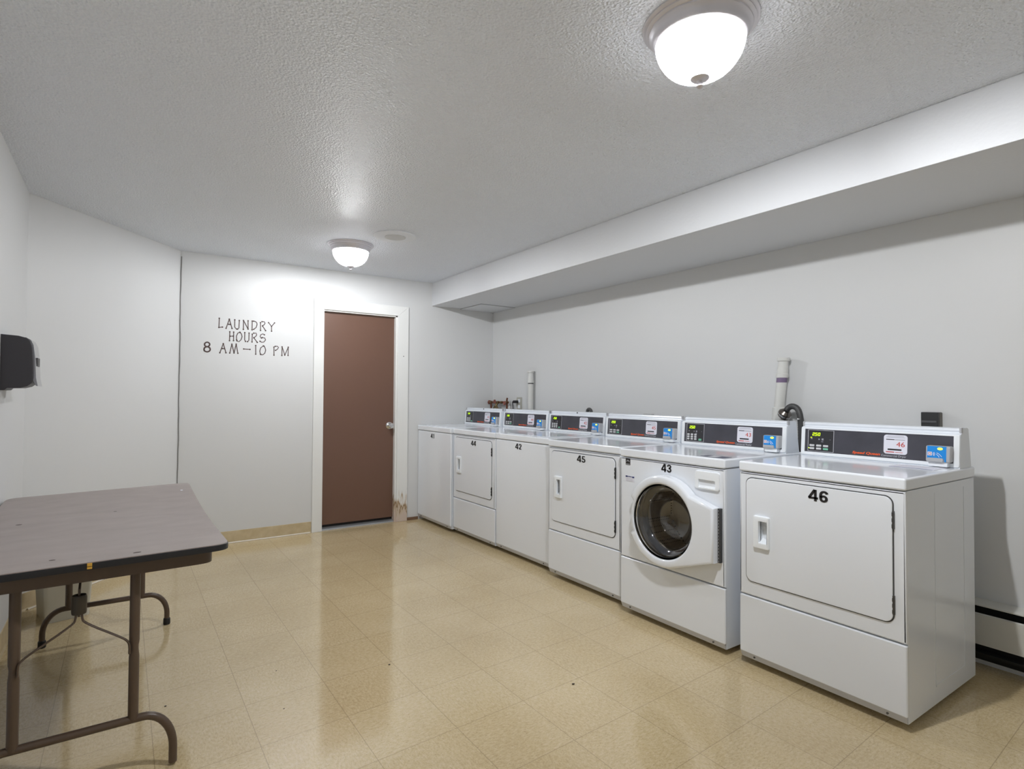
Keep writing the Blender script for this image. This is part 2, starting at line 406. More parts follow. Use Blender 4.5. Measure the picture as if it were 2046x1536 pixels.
bm = nb(); add_prism(bm, [(1.392, 0.0), (DX0, 0.0), (DX0, DZ), (1.392, 2.081)], -0.018, 0.0, fd, bev=0.004); obj('casing', bm, M_trim, dr, smooth=False)
bm = nb(); add_prism(bm, [(1.392, 2.081), (DX0, DZ), (DX1, DZ), (2.298, 2.081)], -0.018, 0.0, fd, bev=0.003); obj('casing', bm, M_trim, dr, smooth=False)
bm = nb(); add_prism(bm, [(DX1, 0.0), (2.298, 0.0), (2.298, 2.081), (DX1, DZ)], -0.018, 0.0, fd, bev=0.004); c = obj('casing', bm, M_rot, dr, smooth=False)
c['label'] = 'right casing board, paint peeled and wood rotted at its foot'
bm = nb(); add_prism(bm, [(0.0, 0.0), (0.05, 0.0), (0.045, 0.012), (0.02, 0.020), (0.0, 0.022)], DX0, DX1-0.01, lambda a, b, d: Vector((d-(DX0+DX1)/2, 0.085-a-0.02, b)))
obj('threshold', bm, M_sill, dr, smooth=False)
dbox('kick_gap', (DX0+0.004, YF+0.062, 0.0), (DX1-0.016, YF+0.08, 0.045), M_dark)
fk = lambda x, y, h: Vector((2.128-(DX0+DX1)/2+x, 0.04-h, 0.926+y))
k = obj('door_knob', add_lathe(nb(), [(0.001, 0.0), (0.033, 0.0), (0.034, 0.004), (0.030, 0.008), (0.013, 0.012), (0.012, 0.030), (0.020, 0.036), (0.026, 0.046), (0.026, 0.056), (0.019, 0.064), (0.0, 0.067)], fk, 28), M_chrome, slab)
obj('screw_hole', add_lathe(nb(), [(0.0, 0.0195), (0.0045, 0.0195), (0.0045, 0.017)], lambda x, y, h: Vector((2.246-(DX0+DX1)/2+x, -h, 1.597+y)), 12), M_blk, c)
bm = nb(); add_box(bm, (2.30, YF-0.006, 0.0), (2.42, YF+0.001, 0.028), 0.002); struct(obj('trim_4', bm, mat('rotted_dark_wood', (120, 92, 70), 0.8)))

# ------------------------------------------------------------------ ceiling lights
def ceiling_light(x, y, label, k):
    t = thing('ceiling_light', label, 'ceiling light', (x, y, ZC), 0, 'flush ceiling lights with ribbed glass domes')
    f = lambda a, b, h: Vector((a, b, -h))
    prof = [(0.02, 0.0), (0.168, 0.0), (0.170, 0.003), (0.166, 0.007), (0.160, 0.009), (0.161, 0.013), (0.156, 0.017), (0.151, 0.019), (0.151, 0.024), (0.146, 0.029), (0.141, 0.036), (0.140, 0.042), (0.136, 0.050), (0.133, 0.052), (0.130, 0.052), (0.128, 0.046), (0.126, 0.012), (0.02, 0.010)]
    obj('canopy', add_lathe(nb(), prof, f, 72), M_nickel, t)
    prof = [(0.128, 0.047), (0.130, 0.056), (0.1285, 0.068), (0.125, 0.082), (0.119, 0.097), (0.110, 0.112), (0.099, 0.126), (0.086, 0.138), (0.070, 0.148), (0.052, 0.156), (0.034, 0.161), (0.012, 0.163)]
    d = obj('glass_dome', add_lathe(nb(), prof, f, 360, 72, 0.012, lambda j: j > 0), M_dome, t, angle=1.5)
    prof = [(0.0, 0.160), (0.026, 0.160), (0.028, 0.164), (0.024, 0.168), (0.010, 0.172), (0.006, 0.178), (0.010, 0.183), (0.0105, 0.188), (0.006, 0.193), (0.0, 0.195)]
    obj('finial', add_lathe(nb(), prof, f, 32), M_nickel, t)
    mb = mat('lit_bulb_%d' % round(k*100), (255, 255, 255), 0.5, emit=(249, 251, 253), es=BULB*BULB_L*k)
    for sx in (-1, 1):
        bm = nb(); add_lathe(bm, [(0.0, -0.024), (0.012, -0.021), (0.019, -0.010), (0.0205, 0.004), (0.016, 0.018), (0.010, 0.028), (0.010, 0.036)], lambda a, b, h: Vector((sx*(0.030+h*0.8), a, -0.046-b)), 16)
        obj('bulb', bm, mb, t)
    return t
BULB_L = 3300.0
ceiling_light(1.43, 1.09, 'nickel-rimmed ceiling light with a ribbed glass dome, the large near one above the machines', 1.15)
ceiling_light(1.40, 4.21, 'nickel-rimmed ceiling light with a ribbed glass dome, the small far one near the brown door', 0.64)

t = thing('ceiling_plate', 'round white flush ceiling plate with a grey centre beside the far light', 'ceiling plate', (1.58, 3.79, ZC))
obj('plate', add_lathe(nb(), [(0.0, 0.0), (0.148, 0.0), (0.150, 0.003), (0.145, 0.008), (0.078, 0.011), (0.076, 0.009), (0.0, 0.009)], lambda a, b, h: Vector((a, b, -h)), 56), mat('ceiling_plate_white', (230, 234, 240), 0.5), t)
obj('centre_grille', add_lathe(nb(), [(0.0, 0.008), (0.074, 0.008), (0.073, 0.0115), (0.0, 0.0125)], lambda a, b, h: Vector((a, b, -h)), 40), mat('grille_grey', (200, 202, 203), 0.6), t)

# access panel under the soffit in the far corner
t = thing('access_panel', 'thin white access panel under the soffit in the far right corner', 'access panel', (3.08, 4.96, ZS))
bm = nb(); add_box(bm, (-0.198, -0.205, -0.007), (0.204, 0.208, 0.0), 0.002); obj('panel', bm, M_soffit, t)
bm = nb(); add_prism(bm, rect(-0.202, -0.209, 0.205, 0.209), -0.0025, 0.0, lambda a, b, d: Vector((a, b, d))); obj('shadow_reveal', bm, M_crack, t, smooth=False)

# ------------------------------------------------------------------ lettering on the far wall
TH = [[(0.639,1.838),(0.637,1.763)],[(0.637,1.763),(0.663,1.768)],[(0.713,1.837),(0.69,1.76)],[(0.713,1.837),(0.734,1.762)],[(0.71,1.794),(0.721,1.795)],[(0.754,1.835),(0.754,1.776),(0.761,1.765),(0.771,1.759)],[(0.776,1.76),(0.786,1.769),(0.788,1.832)],[(0.82,1.835),(0.82,1.76)],[(0.82,1.835),(0.856,1.765)],[(0.855,1.835),(0.856,1.765)],[(0.887,1.835),(0.887,1.761)],[(0.898,1.835),(0.913,1.833),(0.923,1.822),(0.925,1.809),(0.918,1.783),(0.899,1.766)],[(0.952,1.827),(0.953,1.761)],[(0.964,1.836),(0.981,1.837),(0.988,1.825),(0.981,1.811),(0.969,1.802)],[(0.969,1.798),(0.993,1.762)],[(1.016,1.832),(1.04,1.801)],[(1.064,1.833),(1.04,1.801)],[(1.04,1.801),(1.041,1.76)],[(0.718,1.733),(0.717,1.66)],[(0.747,1.733),(0.747,1.662)],[(0.722,1.697),(0.744,1.699)],[(0.794,1.735),(0.778,1.726),(0.768,1.701),(0.77,1.67)],[(0.773,1.662),(0.787,1.655),(0.803,1.672),(0.811,1.699),(0.805,1.723),(0.796,1.732)],[(0.831,1.734),(0.831,1.673),(0.838,1.661)],[(0.853,1.66),(0.863,1.671),(0.864,1.732)],[(0.889,1.725),(0.888,1.659)],[(0.9,1.734),(0.919,1.736),(0.923,1.72),(0.915,1.706),(0.902,1.697)],[(0.902,1.694),(0.929,1.658)],[(0.984,1.726),(0.972,1.733),(0.955,1.724),(0.95,1.708),(0.961,1.697)],[(0.968,1.701),(0.987,1.699),(0.994,1.683),(0.981,1.664),(0.964,1.66),(0.95,1.669)],[(0.671,1.633),(0.647,1.557)],[(0.671,1.633),(0.692,1.559)],[(0.666,1.592),(0.68,1.592)],[(0.735,1.632),(0.72,1.558)],[(0.735,1.632),(0.752,1.56)],[(0.767,1.634),(0.752,1.56)],[(0.767,1.634),(0.781,1.559)],[(0.825,1.597),(0.873,1.596)],[(0.917,1.631),(0.918,1.558)],[(0.977,1.631),(0.956,1.613),(0.949,1.585),(0.955,1.56)],[(0.959,1.557),(0.972,1.555),(0.989,1.568),(0.996,1.596),(0.99,1.617),(0.982,1.629)],[(1.062,1.625),(1.063,1.556)],[(1.072,1.632),(1.089,1.634),(1.099,1.625),(1.09,1.608),(1.075,1.598)],[(1.128,1.631),(1.127,1.556)],[(1.128,1.631),(1.151,1.56)],[(1.179,1.631),(1.151,1.56)],[(1.179,1.631),(1.178,1.559)]]
E8 = [[(0.573,1.621),(0.571,1.614),(0.567,1.608),(0.561,1.603),(0.554,1.602),(0.547,1.603),(0.541,1.606),(0.537,1.612),(0.536,1.619),(0.537,1.626),(0.541,1.632),(0.547,1.636),(0.554,1.638),(0.561,1.637),(0.567,1.633),(0.571,1.628),(0.573,1.621)],[(0.577,1.582),(0.576,1.574),(0.571,1.567),(0.564,1.562),(0.555,1.56),(0.547,1.561),(0.539,1.565),(0.534,1.572),(0.533,1.58),(0.534,1.588),(0.539,1.595),(0.546,1.599),(0.554,1.602),(0.563,1.6),(0.57,1.596),(0.575,1.59),(0.577,1.582)]]
lt = thing('stencil_lettering', 'dark brown stencilled laundry hours lettering on the white far wall', 'wall lettering', (0.86, YF, 1.70))
LF = lambda x, d, z: Vector((x-0.86, d, z-1.70))
def letter_line(name, strokes, eights=()):
    bm = nb()
    for st in strokes:
        add_tube(bm, [(x, 0, z) for x, z in st], 0.0038, 6, f=lambda c: LF(c.x, -0.001+c.y*0.2, c.z))
        for x, z in (st[0], st[-1]): add_lathe(bm, [(0.0, 0.0016), (0.0055, 0.0014), (0.0062, 0.0)], lambda a, b, h, x=x, z=z: LF(x+a, -h, z+b), 10)
    for e in eights: add_tube(bm, [(x, 0, z) for x, z in e[:-1]], 0.0062, 6, f=lambda c: LF(c.x, -0.001+c.y*0.2, c.z), closed=True)
    obj(name, bm, M_letter, lt)
letter_line('lettering_line', TH[:18]); letter_line('lettering_line', TH[18:30]); letter_line('lettering_line', TH[30:], E8)

# ------------------------------------------------------------------ laundry machines
W, D = 0.68, 0.685
def mp(u, z, d): return Vector((d-D/2, W/2-u, z))
def cp(u, z, out=0.0): return mp(u, z, 0.526+(z-0.926)*0.0775-out)      # point on the sloping control panel
def fbox(bm, u0, z0, d0, u1, z1, d1, bev=0.0, seg=2):
    return add_box(bm, (u0, z0, d0), (u1, z1, d1), bev, seg, f=lambda c: mp(c.x, c.y, c.z))
def cprism(bm, outline, o0, o1, bev=0.0, holes=()):
    return add_prism(bm, outline, -o1, -o0, lambda a, b, d: cp(a, b, -d), holes=holes, bev=bev)

SEG = {'0': 'abcdef', '1': 'bc', '2': 'abged', '5': 'afgcd'}
def seven(bm, ch, u, z, w_, h_, t_):
    sh = 0.12
    q = {'a': (0, h_, w_, h_), 'd': (0, 0, w_, 0), 'g': (0, h_/2, w_, h_/2), 'f': (0, h_/2, 0, h_), 'e': (0, 0, 0, h_/2), 'b': (w_, h_/2, w_, h_), 'c': (w_, 0, w_, h_/2)}
    for s in SEG[ch]:
        x0, y0, x1, y1 = q[s]; x0 -= t_/2; x1 += t_/2; y0 -= t_/2; y1 += t_/2
        P = [(u+x+sh*y, z+y) for x, y in rect(x0, y0, x1, y1)]
        cprism(bm, P, 0.0022, 0.0030)

def console(t, kind, num):
    bm = nb()
    prof = [(0.526, 0.926), (0.537, 1.068), (0.5500, 1.072), (0.5520, 1.078), (0.5485, 1.085), (0.5510, 1.092), (0.5580, 1.0955), (0.6100, 1.0955), (0.6250, 1.090), (0.655, 0.926)]
    add_prism(bm, prof, 0.002, W-0.002, lambda a, b, d: mp(d, b, a)); cs = obj('console', bm, M_enamel2, t, angle=0.5)
    bm = nb(); cprism(bm, rrect(0.003, 0.931, 0.677, 1.067, 0.006, 3), 0.0, 0.005, 0.002, holes=[rect(0.022, 0.946, 0.656, 1.061)])
    obj('bezel', bm, M_plast, cs)
    for uu in (0.006, 0.674):
        obj('end_cap', fbox(nb(), uu-0.005, 1.074, 0.5475, uu+0.005, 1.0975, 0.565, 0.003), M_reader, cs)
    if kind == 'top':
        obj('rim_screw', add_lathe(nb(), [(0.0, 0.004), (0.005, 0.003), (0.006, 0.0)], lambda a, b, h: mp(0.34+a, 1.087+b, 0.549-h), 14), M_blk, cs)
    bm = nb(); cprism(bm, rect(0.022, 0.946, 0.656, 1.061), -0.004, 0.0010); cpn = obj('control_panel', bm, M_graph, t, smooth=False)
    # framed keypad
    bm = nb(); cprism(bm, rect(0.037, 0.950, 0.165, 1.057), 0.001, 0.0018); obj('keypad', bm, M_graph2, cpn, smooth=False)
    bm = nb(); cprism(bm, rect(0.037, 0.950, 0.165, 1.057), 0.0018, 0.0024, holes=[rect(0.0392, 0.9518, 0.1628, 1.0552)]); obj('keypad_outline', bm, M_line, cpn, smooth=False)
    bm = nb(); u = 0.060
    for ch in '250': seven(bm, ch, u, 1.029, 0.0080, 0.0135, 0.0021); u += 0.0140
    cprism(bm, rect(0.0722, 1.0265, 0.0748, 1.0290), 0.0022, 0.0030)
    obj('price_display', bm, M_digit, cpn, smooth=False)
    bm = nb()
    for (a, b, ww, hh) in ((0.052, 1.010, 0.008, 0.004), (0.090, 1.008, 0.006, 0.006), (0.106, 1.006, 0.009, 0.010), (0.104, 0.998, 0.010, 0.003), (0.145, 1.010, 0.004, 0.002)):
        cprism(bm, rect(a, b, a+ww, b+hh), 0.0018, 0.0024)
    obj('printed_icons', bm, M_grey, cpn, smooth=False)
    if kind == 'dryer':
        keys = [(0.046+c*0.034, 0.974-r*0.015, 0.025, 0.010) for r in (0, 1) for c in (0, 1, 2)]
    else:
        keys = [(0.044+c*0.026, 0.986-r*0.0135, 0.017, 0.0105) for r in (0, 1, 2) for c in (0, 1, 2)]+[(0.128, 0.9565, 0.020, 0.012)]
    for i, (a, b, ww, hh) in enumerate(keys):
        bm = nb(); cprism(bm, rrect(a, b, a+ww, b+hh, 0.003, 3), 0.0018, 0.0042, 0.001)
        cprism(bm, rect(a+ww*0.25, b+hh*0.38, a+ww*0.75, b+hh*0.62), 0.004, 0.0043)
        k = obj('button', bm, M_green if i == len(keys)-1 else M_btn, cpn)
        if i == len(keys)-1: k['label'] = 'green start button'
    if kind == 'dryer' and num == '46':
        for (a, b) in ((0.050, 1.0165), (0.0405, 0.963)):
            bm = nb(); cprism(bm, rrect(a, b, a+0.008, b+0.004, 0.0015, 3), 0.002, 0.003); obj('indicator_light', bm, M_digit, cpn)
    obj('brand_lettering', text_bm('Speed Queen', 0.252, 0.9515, 0.374, 0.9665, lambda a, b, d: cp(a, b, 0.0018-d), 0.0, 0.03, 0.25), M_orange, cpn, smooth=False)
    obj('type_lettering', text_bm('Commercial Dryer' if kind == 'dryer' else 'Commercial Washer', 0.379, 0.9500, 0.480, 0.9625, lambda a, b, d: cp(a, b, 0.0018-d), 0.0, 0.0), M_line, cpn, smooth=False)
    # numbered sticker (no code square)
    bm = nb(); cprism(bm, rrect(0.388, 0.966, 0.484, 1.053, 0.012, 5), 0.0012, 0.0022); st = obj('number_sticker', bm, M_stick, t, smooth=False)
    bm = nb()
    for z0, a, b in ((1.046, 0.403, 0.470), (1.041, 0.398, 0.474)): cprism(bm, rect(a, z0, b, z0+0.0016), 0.0022, 0.0027)
    obj('small_print', bm, M_grey, st, smooth=False)
    bm = nb(); cprism(bm, rect(0.398, 1.030, 0.432, 1.0335), 0.0022, 0.0027); cprism(bm, rect(0.434, 1.0305, 0.474, 1.0320), 0.0022, 0.0027); obj('heading_print', bm, M_blk, st, smooth=False)
    bm = nb(); cprism(bm, rect(0.405, 0.983, 0.461, 0.990), 0.0022, 0.0027); obj('black_bar', bm, M_blk, st, smooth=False)
    bm = nb(); cprism(bm, rect(0.398, 0.973, 0.432, 0.977), 0.0022, 0.0027); cprism(bm, rect(0.436, 0.974, 0.466, 0.976), 0.0022, 0.0027)
    obj('red_print', bm, M_red, st, smooth=False)
    obj('sticker_number', text_bm(num, 0.440, 1.000, 0.474, 1.022, lambda a, b, d: cp(a, b, 0.003-d), 0.0, 0.0), M_red, st, smooth=False)
    # card reader
    bm = nb(); add_box(bm, (0.566, 0.950, 0.001), (0.656, 1.018, 0.036), 0.006, 3, f=lambda c: cp(c.x, c.y, c.z)); rd = obj('card_reader', bm, M_reader, t)
    bm = nb(); cprism(bm, rect(0.572, 0.962, 0.641, 1.0165), 0.0345, 0.0366); cprism(bm, rect(0.634, 0.952, 0.641, 0.963), 0.0345, 0.0366); fcp = obj('blue_face', bm, M_blue, rd, smooth=False)
    bm = nb(); cprism(bm, rrect(0.571, 0.951, 0.632, 0.967, 0.006, 4), 0.036, 0.042, 0.002); obj('card_lip', bm, M_reader, rd)
    bm = nb(); cprism(bm, circ(0.619, 1.0065, 0.0095, 20, 0.0055), 0.0362, 0.0395, 0.001); obj('reader_light', bm, M_amber, rd)
    bm = nb(); cprism(bm, rect(0.574, 0.976, 0.590, 0.992), 0.036, 0.0372); obj('paper_patch', bm, M_stick, rd, smooth=False)
    bm = nb(); cprism(bm, rect(0.577, 0.979, 0.587, 0.989), 0.0372, 0.0376, holes=[rect(0.5785, 0.9805, 0.5855, 0.9875)]); obj('patch_print', bm, M_red, rd, smooth=False)
    bm = nb()
    for r in (0.004, 0.008, 0.012):
        P = [cp(0.603+r*math.cos(a)*0.8, 0.983+r*math.sin(a)*0.75, 0.0370) for a in [PI*0.65+i*PI*0.7/6 for i in range(7)]]
        add_tube(bm, P, 0.0010, 5)
    add_tube(bm, [cp(0.607, 0.989, 0.037), cp(0.616, 0.984, 0.037), cp(0.626, 0.973, 0.037)], 0.0012, 5)
    add_tube(bm, [cp(0.606, 0.983, 0.037), cp(0.614, 0.976, 0.037), cp(0.616, 0.970, 0.037)], 0.0012, 5)
    obj('tap_symbol', bm, M_stick, rd)
    bm = nb(); add_box(bm, (0.574, 0.930, 0.000), (0.644, 0.952, 0.030), 0.004, 2, f=lambda c: cp(c.x, c.y, c.z)); obj('reader_bracket', bm, M_plast, rd)

GRIP = rrect(0.105, 0.572, 0.146, 0.668, 0.004, 3)
GLYPH = {
 '4': [[(.39, 1.0), (.04, .33), (.04, .25)], [(-.02, .27), (.60, .27)], [(.43, 0.0), (.43, 1.0)]],
 '6': [[(.51, .74), (.45, .88), (.29, .92), (.14, .84), (.09, .62), (.09, .30), (.15, .13), (.29, .08), (.44, .15), (.48, .31), (.43, .47), (.29, .54), (.16, .49), (.10, .40)]],
 '3': [[(.07, .73), (.13, .87), (.28, .92), (.43, .85), (.46, .71), (.38, .57), (.22, .53)], [(.22, .53), (.40, .48), (.48, .31), (.43, .14), (.27, .08), (.12, .13), (.06, .28)]],
 '5': [[(.49, .91), (.14, .91), (.11, .50)], [(.11, .50), (.28, .57), (.43, .49), (.48, .31), (.43, .14), (.27, .08), (.12, .13), (.06, .26)]],
 '2': [[(.07, .70), (.13, .86), (.28, .92), (.43, .85), (.47, .70), (.39, .50), (.09, .09)], [(.05, .09), (.52, .09)]],
 '1': [[(.14, .78), (.30, .88)], [(.30, 0.0), (.30, 1.0)]]}
def ribbon(bm, P, wd, f):
    P = [Vector(p) for p in P]
    if len(P) > 3:
        Q = [P[0]]
        for a, b in zip(P, P[1:]): Q += [a*0.7+b*0.3, a*0.3+b*0.7]
        P = Q+[P[-1]]
    L_, R_ = [], []
    for i in range(len(P)):
        t = (P[min(i+1, len(P)-1)]-P[max(i-1, 0)]).normalized(); nn = Vector((-t.y, t.x))*wd/2
        L_.append(P[i]+nn); R_.append(P[i]-nn)
    vl = [[bm.verts.new(f(p.x, p.y, d)) for p in S] for S in (L_, R_) for d in (-0.0012, 0.0)]
    for i in range(len(P)-1):
        for A, B in ((vl[0], vl[2]), (vl[1], vl[0]), (vl[2], vl[3])): bm.faces.new((A[i], A[i+1], B[i+1], B[i]))
def number_decal(t, num, u0, z0, u1, z1, d=-0.0005):
    bm = nb(); sx = (u1-u0)/1.22; sz = z1-z0
    for k, ch in enumerate(num):
        for st in GLYPH[ch]: ribbon(bm, st, 0.175, lambda a, b, dd: mp(u0+(a+k*0.68)*sx, z0+b*sz, d-0.0003+dd))
    obj('number_decal', bm, M_blk, t, smooth=False)

def machine(kind, num, xf, yr, label, decal):
    name = {'dryer': 'clothes_dryer', 'top': 'top_load_washer', 'front': 'front_load_washer'}[kind]
    cat = 'dryer' if kind == 'dryer' else 'washing machine'
    t = thing(name, label, cat, (xf+D/2, yr+W/2, 0), 0, 'white coin laundry machines along the right wall')
    # shell
    bm = nb()
    for u0, u1 in ((0.002, 0.012), (W-0.012, W-0.002)): fbox(bm, u0, 0.03, 0.016, u1, 0.879, D-0.003, 0.002)
    fbox(bm, 0.006, 0.03, D-0.012, W-0.006, 0.879, D-0.004)
    fbox(bm, 0.006, 0.034, 0.03, W-0.006, 0.042, D-0.01)
    if kind == 'front':
        add_prism(bm, rect(0.010, 0.035, W-0.010, 0.878), 0.020, 0.026, mp, holes=[circ(0.34, 0.577, 0.2, 48)])
    else:
        fbox(bm, 0.010, 0.035, 0.018, W-0.010, 0.878, 0.024)
    # pressed ribs on the right-hand side panel
    for d in (0.26, 0.56): fbox(bm, W-0.003, 0.10, d, W-0.0008, 0.85, d+0.006)
    fbox(bm, W-0.003, 0.098, 0.262, W-0.0008, 0.104, 0.564)
    obj('cabinet', bm, M_enamel2, t)
    # front skins
    if kind == 'top':
        bm = nb(); fbox(bm, 0.0, 0.056, 0.0, W, 0.8775, 0.017, 0.008, 3); fp = obj('front_panel', bm, M_enamel, t)
        low = fp
    else:
        bm = nb()
        holes = [circ(0.34, 0.577, 0.196, 64)] if kind == 'front' else [GRIP]
        add_prism(bm, rrect(0.0, 0.3215, W, 0.8775, 0.003, 2), 0.0, 0.017, mp, holes=holes, bev=0.008); fp = obj('front_panel', bm, M_enamel, t)
        bm = nb(); fbox(bm, 0.0, 0.056, 0.0, W, 0.3165, 0.017, 0.006, 3); low = obj('lower_panel', bm, M_enamel, t)
    bm = nb(); add_prism(bm, [(0.006, 0.062), (0.0015, 0.058), (0.013, 0.031), (0.030, 0.030), (0.030, 0.062)], 0.004, W-0.004, lambda a, b, d: mp(d, b, a)); tf = obj('toe_strip', bm, mat('shaded_toe_enamel', (196, 198, 204), 0.35), t, smooth=False)  # white enamel greyed to paint in the shade on the down-facing flange
    for uu in (0.070, 0.612):
        obj('screw', add_lathe(nb(), [(0.0, 0.003), (0.004, 0.0022), (0.0045, -0.004)], lambda a, b, h: mp(uu+a, 0.046+b, 0.0045-h), 12), M_hinge, tf)
    for uu in (0.09, W-0.09):
        for dd in (0.10, D-0.10):
            obj('foot', add_lathe(nb(), [(0.0, 0.0), (0.018, 0.0), (0.018, 0.012), (0.010, 0.014), (0.010, 0.036)], lambda a, b, h: mp(uu+a, h, dd+b), 14), M_black, t)
    # top
    bm = nb(); fbox(bm, -0.002, 0.8805, -0.005, W+0.002, 0.9265, D, 0.009, 3); tp = obj('top_panel', bm, M_enamel, t)
    if kind == 'top':
        bm = nb(); add_prism(bm, rrect(0.07, 0.045, 0.61, 0.47, 0.03, 5), 0.9268, 0.9300, lambda a, b, d: mp(a, d, b)); lid = obj('lid', bm, M_enamel, t, angle=0.4)
    console(t, kind, num)
    number_decal(t, num, *decal, d=(-0.0062 if kind == 'dryer' else 0.0))
    if kind == 'dryer':
        u0, z0, u1, z1 = 0.037, 0.388, 0.636, 0.853
        bm = nb(); add_prism(bm, rrect(u0-0.004, z0-0.004, u1+0.004, z1+0.004, 0.032, 8), -0.0012, 0.004, mp, holes=[GRIP]); gp = obj('door_gap_shade', bm, M_gap, t, smooth=False)  # grey plate standing in for the dark, shaded gap round the door
        hole = GRIP
        bm = nb(); add_prism(bm, rrect(u0, z0, u1, z1, 0.029, 8), -0.0062, -0.0005, mp, holes=[GRIP], bev=0.0025); dr_ = obj('door', bm, M_enamel, t, angle=0.5)
        bm = nb(); add_prism(bm, rrect(0.078, 0.546, 0.153, 0.690, 0.007, 5), -0.020, -0.0060, mp, holes=[hole], bev=0.006, hbev=0.002)
        # sloping cup inside the grip
        q = [(0.1045, 0.5715, -0.007), (0.1045, 0.6685, -0.007), (0.1465, 0.6685, -0.007), (0.1465, 0.5715, -0.007), (0.1045, 0.590, 0.0168), (0.1045, 0.6685, 0.0168), (0.1465, 0.6685, 0.0168), (0.1465, 0.5800, 0.0100)]
        v = [bm.verts.new(mp(*p)) for p in q]
        for ix in ((0, 1, 5, 4), (1, 2, 6, 5), (2, 3, 7, 6), (3, 0, 4, 7), (4, 5, 6, 7)): bm.faces.new([v[i] for i in ix])
        obj('door_handle', bm, M_plast, dr_, angle=0.5)
        for z0_, z1_ in ((0.735, 0.802), (0.420, 0.490)):
            bm = nb(); fbox(bm, 0.636, z0_, -0.0075, 0.6425, z1_, 0.002, 0.001)
            for k in range(3): fbox(bm, 0.6350, z0_+0.004+k*0.022, -0.009, 0.6405, z0_+0.018+k*0.022, -0.002, 0.001)
            obj('hinge', bm, M_dark if num != '46' else M_hinge, dr_)
    if num == '46':
        bm = nb(); add_prism(bm, [(0.47, 0.36), (0.64, 0.36), (0.64, 0.50), (0.47, 0.50)], 0.9267, 0.9273, lambda a, b, d: mp(a, d, b)); lb = obj('instruction_label', bm, M_stick, t, smooth=False)
        bm = nb(); add_prism(bm, rect(0.475, 0.362, 0.635, 0.372), 0.9273, 0.9276, lambda a, b, d: mp(a, d, b)); obj('label_heading', bm, M_navy, lb, smooth=False)
        bm = nb()
        for k in range(6): add_prism(bm, rect(0.482, 0.392+k*0.016, 0.620-0.02*(k % 2), 0.394+k*0.016), 0.9273, 0.9276, lambda a, b, d: mp(a, d, b))
        obj('label_text', bm, M_line, lb, smooth=False)
    if kind == 'front': front_loader(t, fp)
    return t

